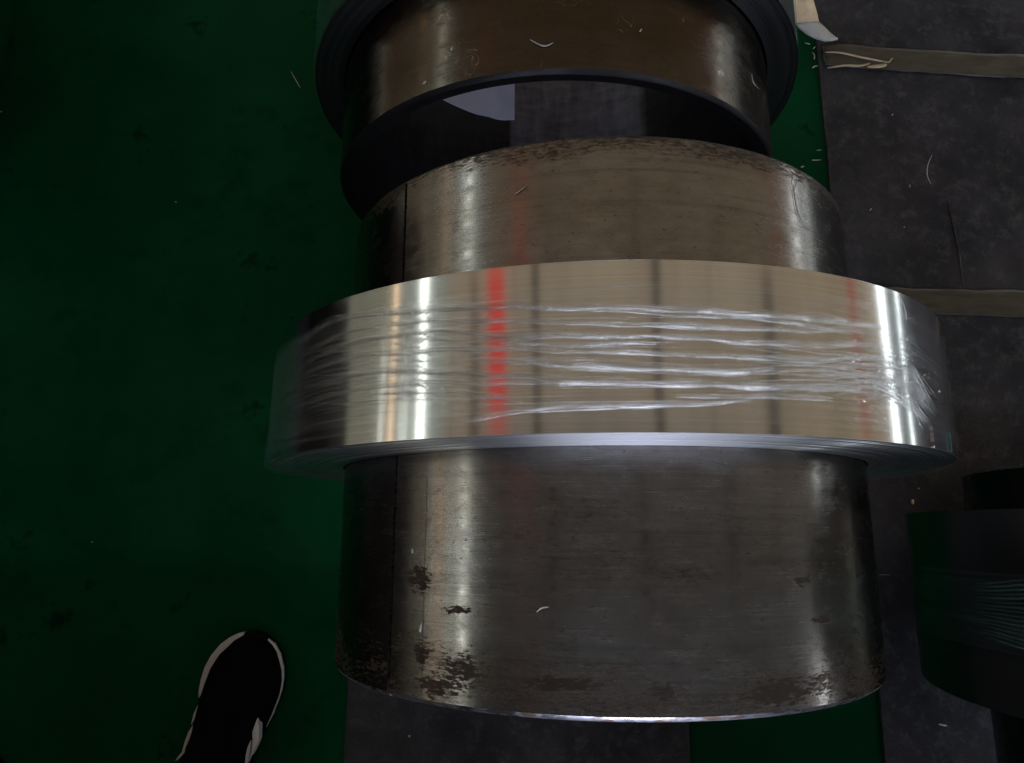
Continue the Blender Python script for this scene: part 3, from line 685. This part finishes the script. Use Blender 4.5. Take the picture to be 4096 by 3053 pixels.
stk = thing('shade_stack', 'added stack of dark timber beyond the left edge, unseen, shading the floor', 'timber', (-1.55, -.4, FLOOR))  # unseen stack added to keep side light off the floor
M['oldwood'] = simple('dark_old_timber', (.06, .05, .04), .85)
for lv in range(7):
    for k in range(3):
        b = box('shade_bar', -.15 + k * .1 + .004 * lv, -.058 + k * .1 + .004 * lv, -1.1 + .02 * k, 1.0 - .03 * lv, lv * .095 + .001, lv * .095 + .093, M['oldwood'], stk, .003)
stk2 = thing('shade_stack', 'added stack of dark timber behind the person, unseen, shading the floor', 'timber', (-.87, -1.0, FLOOR))  # second added stack, blocks light coming from behind
for lv in range(6):
    for k in range(3):
        b = box('shade_bar', -.50 + .02 * k, .84 - .012 * lv, -.15 + k * .1 + .003 * lv, -.058 + k * .1 + .003 * lv, lv * .1 + .001, lv * .1 + .098, M['oldwood'], stk2, .003)
# ------------------------------------------------------------------ the photographer's feet
def shoe_outline():
    c = lambda pts: [on_plane(500 + x / 2.74, 2450 + y / 2.74, FLOOR + .02) for x, y in pts]
    return c
cc = shoe_outline()
per = thing('person', 'person standing in black trousers and black sneakers with white sole edges', 'person', (-.62, -.42, FLOOR))
po = Vector(per.location)
outl = [(1300, 222), (1380, 205), (1480, 222), (1575, 292), (1640, 345), (1700, 455), (1735, 600), (1737, 720), (1712, 860), (1670, 980), (1600, 1150), (1535, 1290), (1465, 1440), (1400, 1600), (1340, 1760), (1260, 1930), (1120, 2060), (900, 2070), (740, 1980), (640, 1840), (580, 1700), (600, 1620), (650, 1520), (690, 1400), (735, 1240), (760, 1110), (805, 960), (820, 830), (855, 690), (910, 540), (1000, 400), (1110, 300), (1210, 245)]
tr = dict(
 A=[(1300, 218), (1302, 247), (1190, 312), (1080, 430), (985, 580), (915, 700), (872, 820), (842, 890), (808, 938), (813, 850), (836, 730), (876, 600), (946, 470), (1046, 350), (1148, 273), (1230, 233)],
 B=[(1575, 288), (1645, 340), (1705, 450), (1740, 600), (1741, 720), (1720, 850), (1683, 960), (1622, 1120), (1550, 1257), (1608, 1110), (1662, 960), (1697, 830), (1712, 700), (1702, 560), (1666, 430), (1616, 350), (1568, 305)],
 C=[(828, 975), (825, 1010), (792, 1120), (742, 1210), (728, 1230), (756, 1110), (788, 1040)],
 D=[(748, 1230), (737, 1310), (703, 1400), (652, 1510), (628, 1524), (660, 1410), (697, 1310)],
 E=[(668, 1495), (646, 1550), (602, 1590), (556, 1628), (576, 1590), (628, 1528)],
 F=[(1450, 1160), (1467, 1250), (1462, 1400), (1432, 1480), (1372, 1588), (1392, 1500), (1398, 1400), (1395, 1310), (1420, 1240)],
 G=[(1372, 1405), (1376, 1450), (1362, 1560), (1330, 1665), (1314, 1665), (1323, 1560), (1343, 1480)])
def build_shoe(tf, toe):
    """tf maps a floor point to its place; the sole, the padded upper rising to the ankle, and the white edge pieces"""
    O = [tf(p) for p in cc(outl)]
    cen = sum(O, Vector()) / len(O)
    sole = prism('sole', [(p.x - po.x, p.y - po.y) for p in O], .001, .019, M['rubber'], per, .002)
    heel = tf(cc([(900, 1800)])[0]); V, F = [], []; n = len(O); lv = 9
    ank = tf(cc([(915, 1720)])[0])
    for k in range(lv + 1):
        s = k / lv; z = .019 + .085 * s
        for p in O:
            pull = s ** 1.7
            base = p.lerp(cen, .075) + Vector((.0045, 0, 0))
            tgt = ank + (p - cen) * .34 + Vector((.016, 0, 0))
            # the toe box stays low: points far from the ankle climb less
            d = (base - ank).length; zz = z * 1.0 if d < .1 else .019 + (z - .019) * max(.55, 1 - (d - .1) * 2.2)
            r = base.lerp(tgt, pull); V.append((r.x - po.x, r.y - po.y, zz))
    for k in range(lv):
        for i in range(n): F.append((k * n + i, k * n + (i + 1) % n, (k + 1) * n + (i + 1) % n, (k + 1) * n + i))
    F.append(tuple(range(lv * n, lv * n + n)))
    mesh('shoe_upper', V, F, M['cloth'], per, None, True, 60)
    for kx, poly in tr.items():
        Q = [tf(p) for p in (cc(poly) if kx in 'ABCDE' else [on_plane(500 + x / 2.74, 2450 + y / 2.74, FLOOR + .062) for x, y in poly])]
        if kx in 'ABCDE': prism('sole_trim', [(p.x - po.x, p.y - po.y) for p in Q], .017 if kx == 'B' else .010, .0215, M['white'], per)
        else: prism('side_stripe', [(p.x - po.x, p.y - po.y) for p in Q], .046, .062, M['white'], per)
    # laces
    a = tf(cc([(1290, 1000)])[0]); b = tf(cc([(1080, 1380)])[0]); sd = (b - a).cross(Vector((0, 0, 1))).normalized()
    for k in range(5):
        c = a.lerp(b, k / 4); P = [Vector((c.x - po.x, c.y - po.y, .072 + .007 * k + .003 * math.cos(j))) + sd * .018 * j for j in (-1, 0, 1)]
        V, F = tube(smoothpts(P, 4), .0025, 6, .5); mesh('lace', V, F, M['cloth'], per)
    return ank
ankR = build_shoe(lambda p: p, None)
mid = -.795                                              # the other foot mirrors this one
lf = on_plane(8, 3180, FLOOR + .02); ref = cc([(846, 730)])[0]
offx = lf.x + ref.x; offy = lf.y - ref.y
ankL = build_shoe(lambda p: Vector((offx - p.x, p.y + offy, p.z)), None)

M['skin'] = simple('skin', (.45, .26, .18), .6)
def skinned(name, pts, edges, mat, root, lev=2):
    me = bpy.data.meshes.new(name); bm = bmesh.new(); ix = {}
    for nme, p, r in pts: ix[nme] = bm.verts.new(p - po)
    for a, b in edges: bm.edges.new((ix[a], ix[b]))
    bm.to_mesh(me); bm.free(); o = bpy.data.objects.new(name, me); COL.objects.link(o); o.parent = per; me.materials.append(mat)
    md = o.modifiers.new('skin', 'SKIN')
    for v, (nme, p, r) in zip(me.skin_vertices[0].data, pts):
        v.radius = r if isinstance(r, tuple) else (r, r); v.use_root = (nme == root)
    md.use_smooth_shade = True; sb = o.modifiers.new('sub', 'SUBSURF'); sb.levels = lev; sb.render_levels = lev
    return o
def body():
    px_ = (ankR.x + ankL.x) / 2; y0 = -.52; Z = lambda z: FLOOR + z
    pel = Vector((px_, y0, Z(.95)))
    pts = [('p', pel, .15), ('w', Vector((px_, y0, Z(1.08))), .14), ('c', Vector((px_, y0 + .02, Z(1.27))), .165), ('n', Vector((px_, y0 + .05, Z(1.44))), .075), ('m', Vector((px_, y0 + .065, Z(1.50))), .058)]
    E_ = [('p', 'w'), ('w', 'c'), ('c', 'n'), ('n', 'm')]; hands = []
    for s, ank, sx in (('r', ankR, 1), ('l', ankL, -1)):
        ank = ank + Vector((.01, -.005, 0)); hip = pel + Vector((sx * .09, 0, -.08)); kn_ = Vector(((hip.x + ank.x) / 2, -.455, Z(.50))); an = Vector((ank.x, ank.y - .035, Z(.115))); cuff = Vector((ank.x, ank.y - .02, Z(.062)))
        pts += [(s + 'h', hip, .10), (s + 't', hip.lerp(kn_, .5), .085), (s + 'k', kn_, .064), (s + 'q', kn_.lerp(an, .4), .062), (s + 'a', an, .044), (s + 'f', cuff, .041)]
        sh = Vector((px_ + sx * .17, y0 + .02, Z(1.38))); el = Vector((px_ + sx * .24, y0 - .03, Z(1.08))); wr = Vector((px_ + sx * .25, y0 + .05, Z(.84)))
        pts += [(s + 's', sh, .065), (s + 'u', sh.lerp(el, .5), .052), (s + 'e', el, .045), (s + 'w', wr, .033)]
        E_ += [('p', s + 'h'), (s + 'h', s + 't'), (s + 't', s + 'k'), (s + 'k', s + 'q'), (s + 'q', s + 'a'), (s + 'a', s + 'f'), ('n', s + 's'), (s + 's', s + 'u'), (s + 'u', s + 'e'), (s + 'e', s + 'w')]
        hands.append((sx, wr))
    skinned('clothed_body', pts, E_, M['cloth'], 'p')
    for sx, wr in hands:
        pal = wr + Vector((0, .012, -.055)); hp = [('w', wr + Vector((0, 0, .02)), (.022, .028)), ('p', pal, (.016, .036))]; he = [('w', 'p')]
        for k, (dy, L) in enumerate(((.030, .072), (.010, .080), (-.010, .074), (-.028, .058))):
            a = pal + Vector((0, dy, -.035)); b = a + Vector((-sx * .006, .002, -L * .5)); c = b + Vector((-sx * .018, .004, -L * .42))
            hp += [('a%d' % k, a, .0095), ('b%d' % k, b, .0085), ('c%d' % k, c, .007)]; he += [('p', 'a%d' % k), ('a%d' % k, 'b%d' % k), ('b%d' % k, 'c%d' % k)]
        a = pal + Vector((-sx * .008, .034, .012)); b = a + Vector((-sx * .012, .018, -.032)); c = b + Vector((-sx * .008, .004, -.028))
        hp += [('ta', a, .011), ('tb', b, .0095), ('tc', c, .008)]; he += [('p', 'ta'), ('ta', 'tb'), ('tb', 'tc')]
        skinned('hand', hp, he, M['skin'], 'p')
    # head with brow, eyes, nose, mouth, ears; hair cap
    hc = Vector((px_, y0 + .10, Z(1.63))) - po; bm = bmesh.new(); bmesh.ops.create_uvsphere(bm, u_segments=32, v_segments=24, radius=1)
    for v in bm.verts:
        x, y, z = v.co; k = 1 - .22 * max(0, -z); v.co = Vector((x * .076 * k, y * .094 * (1 - .12 * max(0, -z)), z * .115))
        if y > .75: v.co.y += .004 - .010 * math.exp(-((abs(x) - .38) ** 2 + (z - .08) ** 2) / .02) + .022 * math.exp(-(x * x / .012 + (z + .18) ** 2 / .04)) + .006 * math.exp(-(x * x / .05 + (z + .52) ** 2 / .006))
    me = bpy.data.meshes.new('head'); bm.to_mesh(me); bm.free(); me.materials.append(M['skin']); me.polygons.foreach_set('use_smooth', [True] * len(me.polygons))
    h = bpy.data.objects.new('head', me); COL.objects.link(h); h.parent = per; h.location = hc; h.rotation_euler = (rad(-30), 0, 0)
    def blob(name, loc, scl, mat):
        bm = bmesh.new(); bmesh.ops.create_uvsphere(bm, u_segments=16, v_segments=10, radius=1); bmesh.ops.scale(bm, verts=bm.verts, vec=scl); bmesh.ops.translate(bm, verts=bm.verts, vec=loc)
        me = bpy.data.meshes.new(name); bm.to_mesh(me); bm.free(); me.materials.append(mat); me.polygons.foreach_set('use_smooth', [True] * len(me.polygons)); o = bpy.data.objects.new(name, me); COL.objects.link(o); o.parent = h
    for sx in (-1, 1):
        blob('eye', (sx * .030, .082, .008), (.012, .008, .007), M['white']); blob('ear', (sx * .074, .0, -.01), (.007, .017, .030), M['skin'])
    blob('hair', (0, -.012, .026), (.081, .095, .100), M['cloth'])
body()
